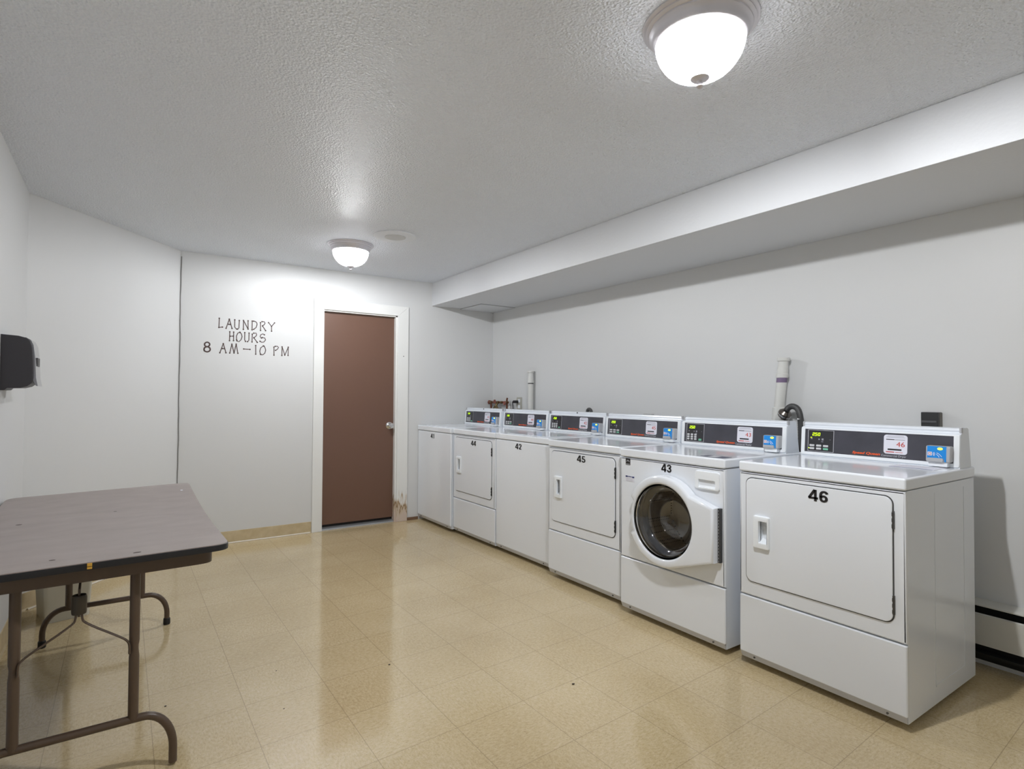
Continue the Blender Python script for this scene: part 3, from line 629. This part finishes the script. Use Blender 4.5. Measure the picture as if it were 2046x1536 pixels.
def front_loader(t, fp):
    uc, zc = 0.340, 0.577
    R = 0.236
    # outline: round body that runs out to a straight hinge side, with the grip notch at the left
    P = []
    a0, a1 = math.radians(-68), math.radians(42)       # where the straight sides leave the circle
    A = lambda a, r: (uc+r*math.cos(a), zc+r*math.sin(a))
    n = 60
    for i in range(n+1):
        a = a1+(2*PI+a0-a1)*i/n; dgr = math.degrees(a)
        r = R
        if 158 < dgr < 203: r = 0.205
        P.append(A(a, r))
    P += [(0.654, 0.437), (0.654, 0.694)]
    bm = nb(); add_prism(bm, P, -0.058, -0.004, mp, holes=[circ(uc, zc, 0.190, 72)], bev=0.014, hbev=0.012)
    door = obj('door', bm, M_enamel, t, angle=0.9)
    # recessed grip
    bm = nb(); PP = [A(math.radians(d), 0.206) for d in range(158, 204, 5)]+[A(math.radians(d), 0.230) for d in range(203, 157, -5)]
    add_prism(bm, PP, -0.022, -0.003, mp, bev=0.003); obj('door_grip', bm, M_plast, door)
    # seal, glass, drum
    ff = lambda a, b, h: mp(uc+a, zc+b, h)
    obj('inner_ring', add_lathe(nb(), [(0.191, -0.050), (0.188, -0.040), (0.184, -0.026), (0.182, 0.0), (0.178, 0.004), (0.176, -0.020), (0.178, -0.034), (0.183, -0.042)], ff, 72), M_chrome, door)
    g = obj('door_glass', add_lathe(nb(), [(0.0, 0.092), (0.06, 0.090), (0.095, 0.082), (0.112, 0.066), (0.124, 0.036), (0.138, 0.004), (0.158, -0.018), (0.180, -0.028)], ff, 72), M_glass, door, angle=1.5)
    obj('rubber_gasket', add_lathe(nb(), [(0.182, 0.006), (0.170, 0.012), (0.160, 0.022), (0.164, 0.034), (0.180, 0.040), (0.194, 0.040), (0.196, 0.008)], ff, 64), mat('dark_gasket', (46, 49, 58), 0.3), t)
    obj('drum', add_lathe(nb(), [(0.182, 0.040), (0.225, 0.060), (0.235, 0.080), (0.235, 0.29), (0.225, 0.305), (0.12, 0.308), (0.06, 0.295), (0.0, 0.295)], ff, 64), M_drum, t)
    # long piano hinge
    bm = nb(); fbox(bm, 0.6545, 0.438, -0.020, 0.668, 0.693, -0.0005, 0.001)
    hg = obj('hinge', bm, M_hinge, door)
    bm = nb()
    for k in range(17): fbox(bm, 0.6555, 0.441+k*0.0148, -0.0235, 0.663, 0.450+k*0.0148, -0.018, 0.0012)
    obj('hinge_knuckles', bm, M_steel, hg)
    # detergent drawer
    bm = nb(); hole = rrect(0.536, 0.780, 0.632, 0.817, 0.004, 3)
    P = rrect(0.515, 0.772, 0.655, 0.858, 0.010, 5)
    P = [(a, b-0.006*math.sin(PI*(a-0.515)/0.14)) if b < 0.8 else (a, b) for a, b in P]
    add_prism(bm, P, -0.010, 0.0, mp, holes=[hole], bev=0.004, hbev=0.002)
    vs = [bm.verts.new(mp(a, b, d)) for a, b, d in ((0.535, 0.818, 0.012), (0.633, 0.818, 0.012), (0.633, 0.779, -0.004), (0.535, 0.779, -0.004))]; bm.faces.new(vs)
    dw = obj('detergent_drawer', bm, M_plast, t)
    # stickers
    bm = nb(); add_prism(bm, rect(0.040, 0.836, 0.074, 0.874), -0.0012, -0.0002, mp); st = obj('energy_sticker', bm, M_blk, t, smooth=False)
    bm = nb(); P = [mp(0.046+0.022*i/10, 0.853+0.010*math.sin(PI*i/10), -0.0016) for i in range(11)]; add_tube(bm, P, 0.0010, 5)
    add_tube(bm, [mp(0.050, 0.862, -0.0016), mp(0.056, 0.857, -0.0016), mp(0.062, 0.862, -0.0016), mp(0.068, 0.856, -0.0016)], 0.0012, 5)
    add_prism(bm, rect(0.043, 0.839, 0.071, 0.8425), -0.0018, -0.0012, mp); obj('sticker_print', bm, M_line, st)
    bm = nb(); add_prism(bm, rect(0.040, 0.745, 0.105, 0.776), -0.0012, -0.0002, mp); st = obj('notice_label', bm, M_stick, t, smooth=False)
    bm = nb(); add_prism(bm, rect(0.040, 0.768, 0.056, 0.776), -0.0018, -0.0012, mp); add_prism(bm, rect(0.058, 0.770, 0.086, 0.7745), -0.0018, -0.0012, mp); add_prism(bm, rect(0.089, 0.767, 0.105, 0.775), -0.0018, -0.0012, mp)
    obj('label_heading', bm, M_navy, st, smooth=False)
    bm = nb()
    for k in range(4): add_prism(bm, rect(0.044, 0.762-k*0.0045, 0.100-0.008*(k % 2), 0.7632-k*0.0045), -0.0016, -0.0012, mp)
    obj('label_text', bm, M_line, st, smooth=False)
    bm = nb(); add_prism(bm, rect(0.52, 0.03, 0.65, 0.10), 0.9267, 0.9273, lambda a, b, d: mp(a, d, b)); lb = obj('warning_label', bm, mat('dark_label', (60, 62, 84), 0.4), t, smooth=False)
    bm = nb(); add_prism(bm, rect(0.555, 0.04, 0.60, 0.09), 0.9273, 0.9277, lambda a, b, d: mp(a, d, b)); obj('label_patch', bm, M_line, lb, smooth=False)

machine('dryer', '46', 2.368, 0.907, 'white front-door dryer marked 46, nearest in the row, its right side exposed', (0.327, 0.794, 0.403, 0.841))
machine('front', '43', 2.351, 1.653, 'white front-loading washer marked 43 with a round glass door', (0.299, 0.826, 0.363, 0.868))
machine('dryer', '45', 2.401, 2.382, 'white dryer marked 45 with a square door, left of the round-door washer', (0.303, 0.803, 0.379, 0.845))
machine('top', '42', 2.449, 3.116, 'white top-loading washer marked 42 with a plain front, between two dryers', (0.268, 0.820, 0.346, 0.862))
machine('dryer', '44', 2.439, 3.800, 'white dryer marked 44 with a square door, between two plain-fronted washers', (0.319, 0.800, 0.395, 0.841))
machine('top', '41', 2.413, 4.484, 'white plain-fronted top-loading washer marked 41, farthest in the row', (0.282, 0.816, 0.359, 0.858))

# ------------------------------------------------------------------ folding table
TC = [(-0.448, 2.075), (0.306, 2.117), (0.314, 3.680), (-0.448, 3.575)]     # corners of the top
def sag(y): return 0.021*math.sin(PI*min(1, max(0, (y-2.1)/1.52)))
def round_poly(Q, r, n=6):
    P = []
    for i in range(4):
        p, a, b = Vector(Q[i]), Vector(Q[i-1]), Vector(Q[(i+1) % 4]); da, db = (a-p).normalized(), (b-p).normalized()
        s, e = p+da*r, p+db*r
        for k in range(n+1):
            q = k/n; P.append(tuple(s*(1-q)**2+p*2*q*(1-q)*0.9+(s+e)*0.5*2*q*(1-q)*0.1+e*q*q))
    return P
TX, TY = -0.07, 2.86
tb = thing('folding_table', 'brown folding table with a worn grey-brown laminate top against the left wall', 'table', (TX, TY, 0))
def slab_mesh(P, z0, z1, m, name, bev=0.0, holes=()):
    bm = nb(); add_prism(bm, P, z1, z0, lambda a, b, d: Vector((a, b, d)), bev=bev, holes=holes)
    for k in range(1, 20):
        yy = 2.05+k*0.085
        bmesh.ops.bisect_plane(bm, geom=bm.verts[:]+bm.edges[:]+bm.faces[:], plane_co=(0, yy, 0), plane_no=(0, 1, 0))
    for v in bm.verts: v.co = Vector((v.co.x-TX, v.co.y-TY, v.co.z-sag(v.co.y)))
    return obj(name, bm, m, tb, angle=0.5)
OUT = round_poly(TC, 0.05)
top = slab_mesh(offset_poly(OUT, 0.003), 0.7185, 0.7222, M_lam, 'tabletop')
slab_mesh(OUT, 0.7005, 0.7200, M_edge, 'edge_band', 0.004)
AP = offset_poly(round_poly(TC, 0.085), 0.045)
slab_mesh(AP, 0.6560, 0.7030, M_brown, 'apron', 0.0, holes=[offset_poly(AP, 0.003)])
loc = lambda x, y, z: Vector((x-TX, y-TY, z))
bm = nb()
for z0, z1 in ((0.7035, 0.7095), (0.7115, 0.7195)): add_box(bm, (-0.079, 2.0915, z0), (-0.067, 2.0985, z1), f=lambda c: loc(*c))
obj('edge_chip', bm, M_chip, tb)
for x, y, r in ((-0.168, 2.20, 0.008), (0.045, 2.155, 0.011), (-0.33, 2.95, 0.010), (-0.02, 3.05, 0.006)):
    bm = nb(); add_prism(bm, circ(x, y, r, 14, r*0.6), 0.7224, 0.7218, lambda a, b, d: loc(a, b, d-sag(y)+0.0003)); obj('burn_mark', bm, mat('burn_brown', (70, 56, 50), 0.6), top, smooth=False)
bm = nb(); add_prism(bm, circ(0.262, 3.45, 0.006, 12, 0.014), 0.7226, 0.7218, lambda a, b, d: loc(a, b, d-sag(3.45)+0.0003)); obj('paint_fleck', bm, M_stick, top, smooth=False)
def leg_frame(y, xp, xl, fr, fl, zb, ztop, caps):
    path = [(fl, y, 0.008), (fl, y, 0.06)]+[(fl+0.085-0.085*math.cos(a), y, 0.06+(zb-0.06)*math.sin(a)) for a in [PI/2*i/10 for i in range(1, 11)]]
    path += [(x, y, zb) for x in (xl, (xl+xp)/2, xp)]
    path += [(fr-0.085+0.085*math.cos(a), y, 0.06+(zb-0.06)*math.sin(a)) for a in [PI/2-PI/2*i/10 for i in range(0, 10)]]+[(fr, y, 0.06), (fr, y, 0.008)]
    bm = nb(); add_tube(bm, path, 0.0125, 14, f=lambda c: loc(*c)); lf = obj('foot_bar', bm, M_brown, tb)
    for x in (xp, xl):
        bm = nb(); zs = [zb, zb+0.20, zb+0.222, zb+0.235, zb+0.25, ztop]; rs = [0.0145, 0.0145, 0.0122, 0.0122, 0.0145, 0.0145]
        add_tube(bm, [(x, y, z) for z in zs], rs, 16, f=lambda c: loc(*c)); obj('leg', bm, M_brown, tb)
    if caps:
        for x in (fl, fr):
            obj('foot_cap', add_lathe(nb(), [(0.0, 0.0), (0.015, 0.0), (0.0165, 0.004), (0.0160, 0.030), (0.0130, 0.034)], lambda a, b, h: loc(x+a, y+b, h), 16), M_black, lf)
    bm = nb(); add_box(bm, (xl-0.02, y-0.012, ztop-0.004), (xp+0.02, y+0.012, ztop+0.004), f=lambda c: loc(*c)); obj('leg_crossbar', bm, M_brown, lf)
leg_frame(2.20, 0.043, -0.250, 0.155, -0.355, 0.180, 0.690, False)
leg_frame(3.54, 0.097, -0.2025, 0.211, -0.302, 0.168, 0.690, True)
def brace(y, xc, dy):
    bm = nb(); add_tube(bm, [(xc, y, 0.54), (xc, y, 0.62), (xc, y+dy*0.35, 0.690)], 0.0035, 8, f=lambda c: loc(*c))
    for s, hx in ((1, 0.030), (-1, -0.240)):
        dx = 0.007*s; P = [(xc+dx, y, 0.600), (xc+dx, y, 0.535), (xc+dx*2, y, 0.518), (xc+(hx-xc)*0.84, y, 0.452), (xc+(hx-xc)*0.97, y, 0.436), (hx, y, 0.420), (hx, y, 0.396)]
        add_tube(bm, smooth_path(P, 2), 0.0048, 8, f=lambda c: loc(*c), flat=0.7)
    b = obj('brace', bm, M_brown, tb)
    obj('brace_lock', add_lathe(nb(), [(0.012, 0.550), (0.0185, 0.550), (0.0195, 0.556), (0.0195, 0.600), (0.0175, 0.606), (0.008, 0.606)], lambda a, bb, h: loc(xc+a, y+bb, h), 20), mat('dark_lock_metal', (52, 44, 32), 0.45), b)
brace(2.185, -0.100, 0.6)

# ------------------------------------------------------------------ waste bin behind the table
bn = thing('waste_bin', 'white plastic waste bin on the floor behind the folding table', 'waste bin', (-0.255, 4.02, 0), math.radians(14))
def taper(z0, z1, s0, s1, hw, hd, r=0.02):
    bm = nb(); A = rrect(-hw*s0, -hd*s0, hw*s0, hd*s0, r); B = rrect(-hw*s1, -hd*s1, hw*s1, hd*s1, r)
    return A, B
A, B = taper(0, 0.38, 0.93, 1.1, 0.105, 0.13)
Ai, Bi = offset_poly(A, 0.003), offset_poly(B, 0.003)
bm = nb(); R_ = [[bm.verts.new((x, y, z)) for x, y in Q] for Q, z in ((A, 0.0), (B, 0.38), (Bi, 0.38), (Ai, 0.004))]
for P_, Q_ in zip(R_, R_[1:]):
    for i in range(len(P_)): bm.faces.new((P_[i-1], P_[i], Q_[i], Q_[i-1]))
bm.faces.new(R_[0]); bm.faces.new(R_[-1]); obj('bin_body', bm, M_bin, bn)
bm = nb(); Bo = offset_poly(B, -0.008); add_prism(bm, Bo, 0.384, 0.366, lambda a, b, d: Vector((a, b, d)), holes=[offset_poly(B, 0.003)], bev=0.002); obj('bin_rim', bm, M_bin, bn)

# ------------------------------------------------------------------ paper towel dispenser on the left wall
dp = thing('towel_dispenser', 'black paper towel dispenser with a glossy grey front on the left wall', 'paper towel dispenser', (XL, 3.52, 1.36))
fp_ = lambda a, b, d: Vector((a-XL, d-3.52, b-1.36))
prof = [(XL, 1.484), (-0.395, 1.480), (-0.366, 1.472), (-0.352, 1.458), (-0.345, 1.430), (-0.341, 1.370), (-0.340, 1.290), (-0.345, 1.265), (-0.362, 1.250), (-0.385, 1.243), (-0.430, 1.242), (-0.438, 1.233), (XL, 1.232)]
bm = nb(); add_prism(bm, prof, 3.382, 3.570, fp_, bev=0.004); obj('housing', bm, M_disp, dp)
prof2 = [(-0.372, 1.476), (-0.352, 1.464), (-0.342, 1.440), (-0.335, 1.380), (-0.331, 1.290), (-0.324, 1.252), (-0.331, 1.254), (-0.341, 1.275), (-0.345, 1.330), (-0.349, 1.40), (-0.354, 1.448)]
bm = nb(); add_prism(bm, prof2, 3.392, 3.564, fp_); cv = obj('front_cover', bm, M_dispf, dp, angle=0.5)
bm = nb(); add_box(bm, (-0.338, 3.44, 1.345), (-0.331, 3.53, 1.385), 0.002, f=lambda c: fp_(c.x, c.z, c.y)); obj('level_window', bm, M_blk, cv)

# ------------------------------------------------------------------ things on the right wall
def standpipe(x, y, z0, z1, r, lean, label, band):
    t = thing('standpipe', label, 'drain pipe', (x, y, z0), 0, 'white drain standpipes on the right wall')
    f = lambda a, b, h: Vector((a, b+lean*(h), h)); H = z1-z0
    obj('pipe', add_lathe(nb(), [(0.0, 0.0), (r, 0.0), (r, H-0.05), (r*0.8, H-0.05), (r*0.8, 0.02), (0.0, 0.02)], f, 28), M_pvc, t)
    obj('coupling', add_lathe(nb(), [(r, H-0.118), (r*1.18, H-0.118), (r*1.20, H-0.112), (r*1.20, H-0.098), (r*1.05, H-0.092), (r*1.05, H-0.062), (r*1.0, H-0.058)], f, 28), M_pvc, t)
    obj('pipe_cap', add_lathe(nb(), [(r*0.95, H-0.062), (r*1.0, H-0.022), (r*1.22, H-0.018), (r*1.26, H-0.006), (r*1.22, H), (r*1.0, H), (r*0.9, H-0.02)], f, 28), M_pvc, t)
    b = obj('stain_band', add_lathe(nb(), [(r*1.01, H-0.150+0.006), (r*1.02, H-0.146), (r*1.02, H-0.119), (r*1.0, H-0.118)] if band == 'purple' else [(r*1.01, H-0.128), (r*1.02, H-0.127), (r*1.02, H-0.119), (r*1.0, H-0.118)], f, 28), M_purple if band == 'purple' else M_hinge, t)
    return t
standpipe(3.245, 4.425, 0.75, 1.463, 0.0265, 0.0, 'slender white drain pipe with a dark joint line on the right wall, behind dryer 44', 'dark')
s = standpipe(3.238, 1.925, 0.95, 1.455, 0.029, -0.10, 'leaning white drain pipe with a purple glue band, behind washer 43', 'purple')
f = lambda a, b, h: Vector((a, b-0.10*h, h))
obj('tee_fitting', add_lathe(nb(), [(0.029, 0.0), (0.037, 0.0), (0.037, 0.208), (0.030, 0.212)], f, 28), M_pvc, s)
bm = nb(); add_tube(bm, [(0.0, -0.02, 0.12), (-0.02, -0.045, 0.150), (-0.03, -0.062, 0.166)], 0.033, 20); obj('side_branch', bm, M_pvc, s)
hz = thing('drain_hose', 'black curved drain hose clamped to the white pipe, between washer 43 and dryer 46', 'hose', (3.20, 1.79, 1.13))
HL = lambda x, y, z: Vector((x-3.20, y-1.79, z-1.13))
P = smooth_path([(3.207, 1.840, 1.146), (3.205, 1.828, 1.162), (3.20, 1.800, 1.172), (3.195, 1.765, 1.158), (3.19, 1.748, 1.110), (3.19, 1.745, 1.03), (3.19, 1.745, 0.85)], 4)
bm = nb(); add_tube(bm, [HL(*p) for p in P], 0.0165, 14, ripple=0.03); obj('hose', bm, M_hose, hz)
SL = lambda x, y, z: Vector((x-3.238, y-1.925, z-0.95))
bm = nb(); add_tube(bm, [SL(3.216, 1.868, 1.108), SL(3.210, 1.850, 1.130), SL(3.208, 1.842, 1.142)], [0.037, 0.036, 0.024], 20); cl = obj('cap_fitting', bm, mat('dull_metal_cap', (120, 114, 108), 0.3, 1.0), s)
bm = nb(); add_tube(bm, [SL(3.213, 1.860, 1.118), SL(3.2115, 1.855, 1.124)], 0.0385, 20); obj('hose_clamp', bm, M_chrome, cl)
obj('clamp_screw', add_lathe(nb(), [(0.0, 0.012), (0.005, 0.010), (0.006, 0.0)], lambda a, b, h: HL(3.173-h, 1.748+a, 1.098+b), 12), M_chrome, hz)
t = thing('drain_hose', 'black hose bend just showing above the console of washer 42', 'hose', (3.22, 3.56, 1.08))
P = smooth_path([(0.03, 0.035, -0.3), (0.0, 0.030, -0.02), (0.0, 0.022, 0.026), (0.0, 0.0, 0.034), (0.0, -0.022, 0.022), (0.0, -0.030, -0.02), (0.0, -0.035, -0.3)], 3)
bm = nb(); add_tube(bm, P, 0.014, 12, ripple=0.03); obj('hose', bm, M_hose, t)
# black receptacle above dryer 46
t = thing('wall_receptacle', 'black box receptacle on the right wall above dryer 46', 'electrical receptacle', (XR, 1.137, 1.10))
bm = nb(); add_box(bm, (-0.050, -0.036, -0.045), (0, 0.036, 0.053), 0.003); bx = obj('box', bm, mat('black_receptacle', (40, 41, 42), 0.4), t)
bm = nb(); add_box(bm, (-0.053, -0.030, 0.002), (-0.048, 0.032, 0.012), 0.001); obj('face_ridge', bm, mat('dark_grey_ridge', (84, 84, 86), 0.4), bx)
bm = nb(); add_box(bm, (-0.030, -0.0375, -0.045), (-0.002, -0.035, 0.050)); obj('side_cover', bm, mat('grey_side', (112, 108, 102), 0.5), bx)
# outlet with plug by the valves
t = thing('wall_outlet', 'pale wall outlet on the right wall between the valves and the slender pipe', 'outlet', (XR, 4.667, 1.14))
bm = nb(); add_box(bm, (-0.007, -0.044, -0.062), (0, 0.044, 0.066), 0.003); pl = obj('cover_plate', bm, mat('ivory_grey_plate', (176, 174, 164), 0.4), t)
bm = nb(); add_box(bm, (-0.010, -0.018, -0.045), (-0.006, 0.018, -0.012), 0.001); add_box(bm, (-0.010, -0.018, 0.014), (-0.006, 0.018, 0.047), 0.001); obj('socket', bm, M_plast, pl)
t = thing('power_cord', 'black cord and plug in the outlet near the far corner', 'power cord', (XR-0.02, 4.69, 1.16))
bm = nb(); add_box(bm, (-0.035, -0.018, -0.014), (0.009, 0.018, 0.014), 0.004); obj('plug', bm, M_blk, t)
P = smooth_path([(-0.03, 0.0, 0.0), (-0.036, 0.02, 0.004), (-0.012, 0.055, -0.02), (0.004, 0.068, -0.05), (0.006, 0.070, -0.12), (0.006, 0.070, -0.3)], 3)
bm = nb(); add_tube(bm, P, 0.0045, 8); obj('cord', bm, M_blk, t)
# low outlet box top behind dryer 45
t = thing('outlet_box', 'grey outlet box top peeking above the console of dryer 45', 'outlet box', (XR, 2.955, 1.03))
bm = nb(); add_box(bm, (-0.035, -0.040, -0.05), (0, 0.040, 0.060), 0.003); obj('box', bm, mat('grey_outlet_box', (168, 168, 166), 0.4), t)
# valves in the far corner
t = thing('water_valves', 'tarnished copper water pipes and valves with red handles in the far corner', 'valve assembly', (3.235, 4.98, 1.13))
VL = lambda x, y, z: Vector((x-3.235, y-4.98, z-1.13))
bm = nb(); add_tube(bm, [VL(3.235, 5.12, 1.150), VL(3.235, 4.80, 1.152)], 0.0095, 12)
for y in (5.12, 4.82): add_tube(bm, [VL(3.235, y, 0.80), VL(3.235, y, 1.150)], 0.0095, 12)
obj('copper_pipe', bm, M_copper, t)
bm = nb(); add_tube(bm, [VL(3.235, 4.772, 0.80), VL(3.235, 4.772, 1.12)], 0.008, 10); obj('riser_pipe', bm, M_pvc, t)
bm = nb()
for y in (5.12, 5.05, 4.985, 4.92, 4.82):
    add_tube(bm, [VL(3.235, y+0.016, 1.151), VL(3.235, y-0.016, 1.151)], 0.0145, 12)
add_tube(bm, [VL(3.235, 4.985, 1.151), VL(3.215, 4.985, 1.13), VL(3.20, 4.985, 1.08), VL(3.20, 4.985, 1.04)], 0.013, 12)
add_tube(bm, smooth_path([VL(3.21, 5.03, 1.03), VL(3.205, 5.02, 1.09), VL(3.20, 4.985, 1.112), VL(3.20, 4.94, 1.10), VL(3.20, 4.92, 1.03)], 2), 0.011, 10)
obj('valve_body', bm, M_brass, t)
def handle(x, y, z, ax):
    bm = nb(); fx = (lambda a, b, h: VL(x+a, y+h, z+b)) if ax == 'y' else (lambda a, b, h: VL(x-h, y+a, z+b))
    add_lathe(bm, [(0.0, 0.0), (0.008, 0.0), (0.010, 0.006), (0.019, 0.008), (0.022, 0.013), (0.019, 0.018), (0.008, 0.016), (0.0, 0.018)], fx, 30, 6, 0.10); obj('valve_handle', bm, M_rhand, t)
handle(3.235, 5.142, 1.150, 'y'); handle(3.205, 4.985, 1.158, 'x'); handle(3.205, 4.800, 1.145, 'x')
bm = nb(); add_tube(bm, [VL(3.235, 4.822, 1.155), VL(3.235, 4.818, 1.185), VL(3.235, 4.812, 1.196)], 0.009, 10); obj('shutoff_stub', bm, M_copper, t)

# ------------------------------------------------------------------ baseboard heater
t = thing('baseboard_heater', 'long off-white baseboard heater on the right wall beyond dryer 46', 'heater', (XR, 0.4, 0))
def hprof(P, m, name, y0=-1.95, y1=1.9, par=None):
    bm = nb(); add_prism(bm, P, y0, y1, lambda a, b, d: Vector((-a, d, b))); return obj(name, bm, m, par or t, smooth=False)
hprof([(0.0, 0.300), (0.052, 0.292), (0.066, 0.286), (0.066, 0.281), (0.052, 0.287), (0.0, 0.295)], M_heat, 'top_hood')
hprof([(0.058, 0.108), (0.066, 0.108), (0.066, 0.243), (0.060, 0.248), (0.058, 0.243)], M_heat, 'front_cover')
hprof([(0.0, 0.02), (0.004, 0.02), (0.004, 0.294), (0.0, 0.294)], M_dark, 'back_plate')
hprof([(0.010, 0.14), (0.052, 0.14), (0.052, 0.225), (0.010, 0.225)], M_dark, 'fin_element')
hprof([(0.012, 0.060), (0.060, 0.060), (0.060, 0.070), (0.012, 0.070)], M_dark, 'bottom_rail')

# ------------------------------------------------------------------ crumbs of dirt on the floor
def crumb(x, y, r, label):
    bm = nb(); bmesh.ops.create_icosphere(bm, subdivisions=1, radius=r)
    for v in bm.verts: v.co = Vector((v.co.x*random.uniform(0.8, 1.5), v.co.y*random.uniform(0.7, 1.2), max(0, v.co.z*0.5+r*0.3)))
    o = obj('dirt_crumb', bm, mat('dark_crumb', (66, 56, 48), 0.8)); o.location = (x, y, 0.0); tag(o, label, 'debris', 'dark crumbs on the tiled floor')
for x, y, r in ((1.594, 1.858, 0.006), (1.015, 2.454, 0.005), (0.156, 2.614, 0.004), (0.578, 2.677, 0.003), (0.535, 2.339, 0.003)):
    crumb(x, y, r, 'tiny dark crumb of dirt lying on the tan tiled floor')
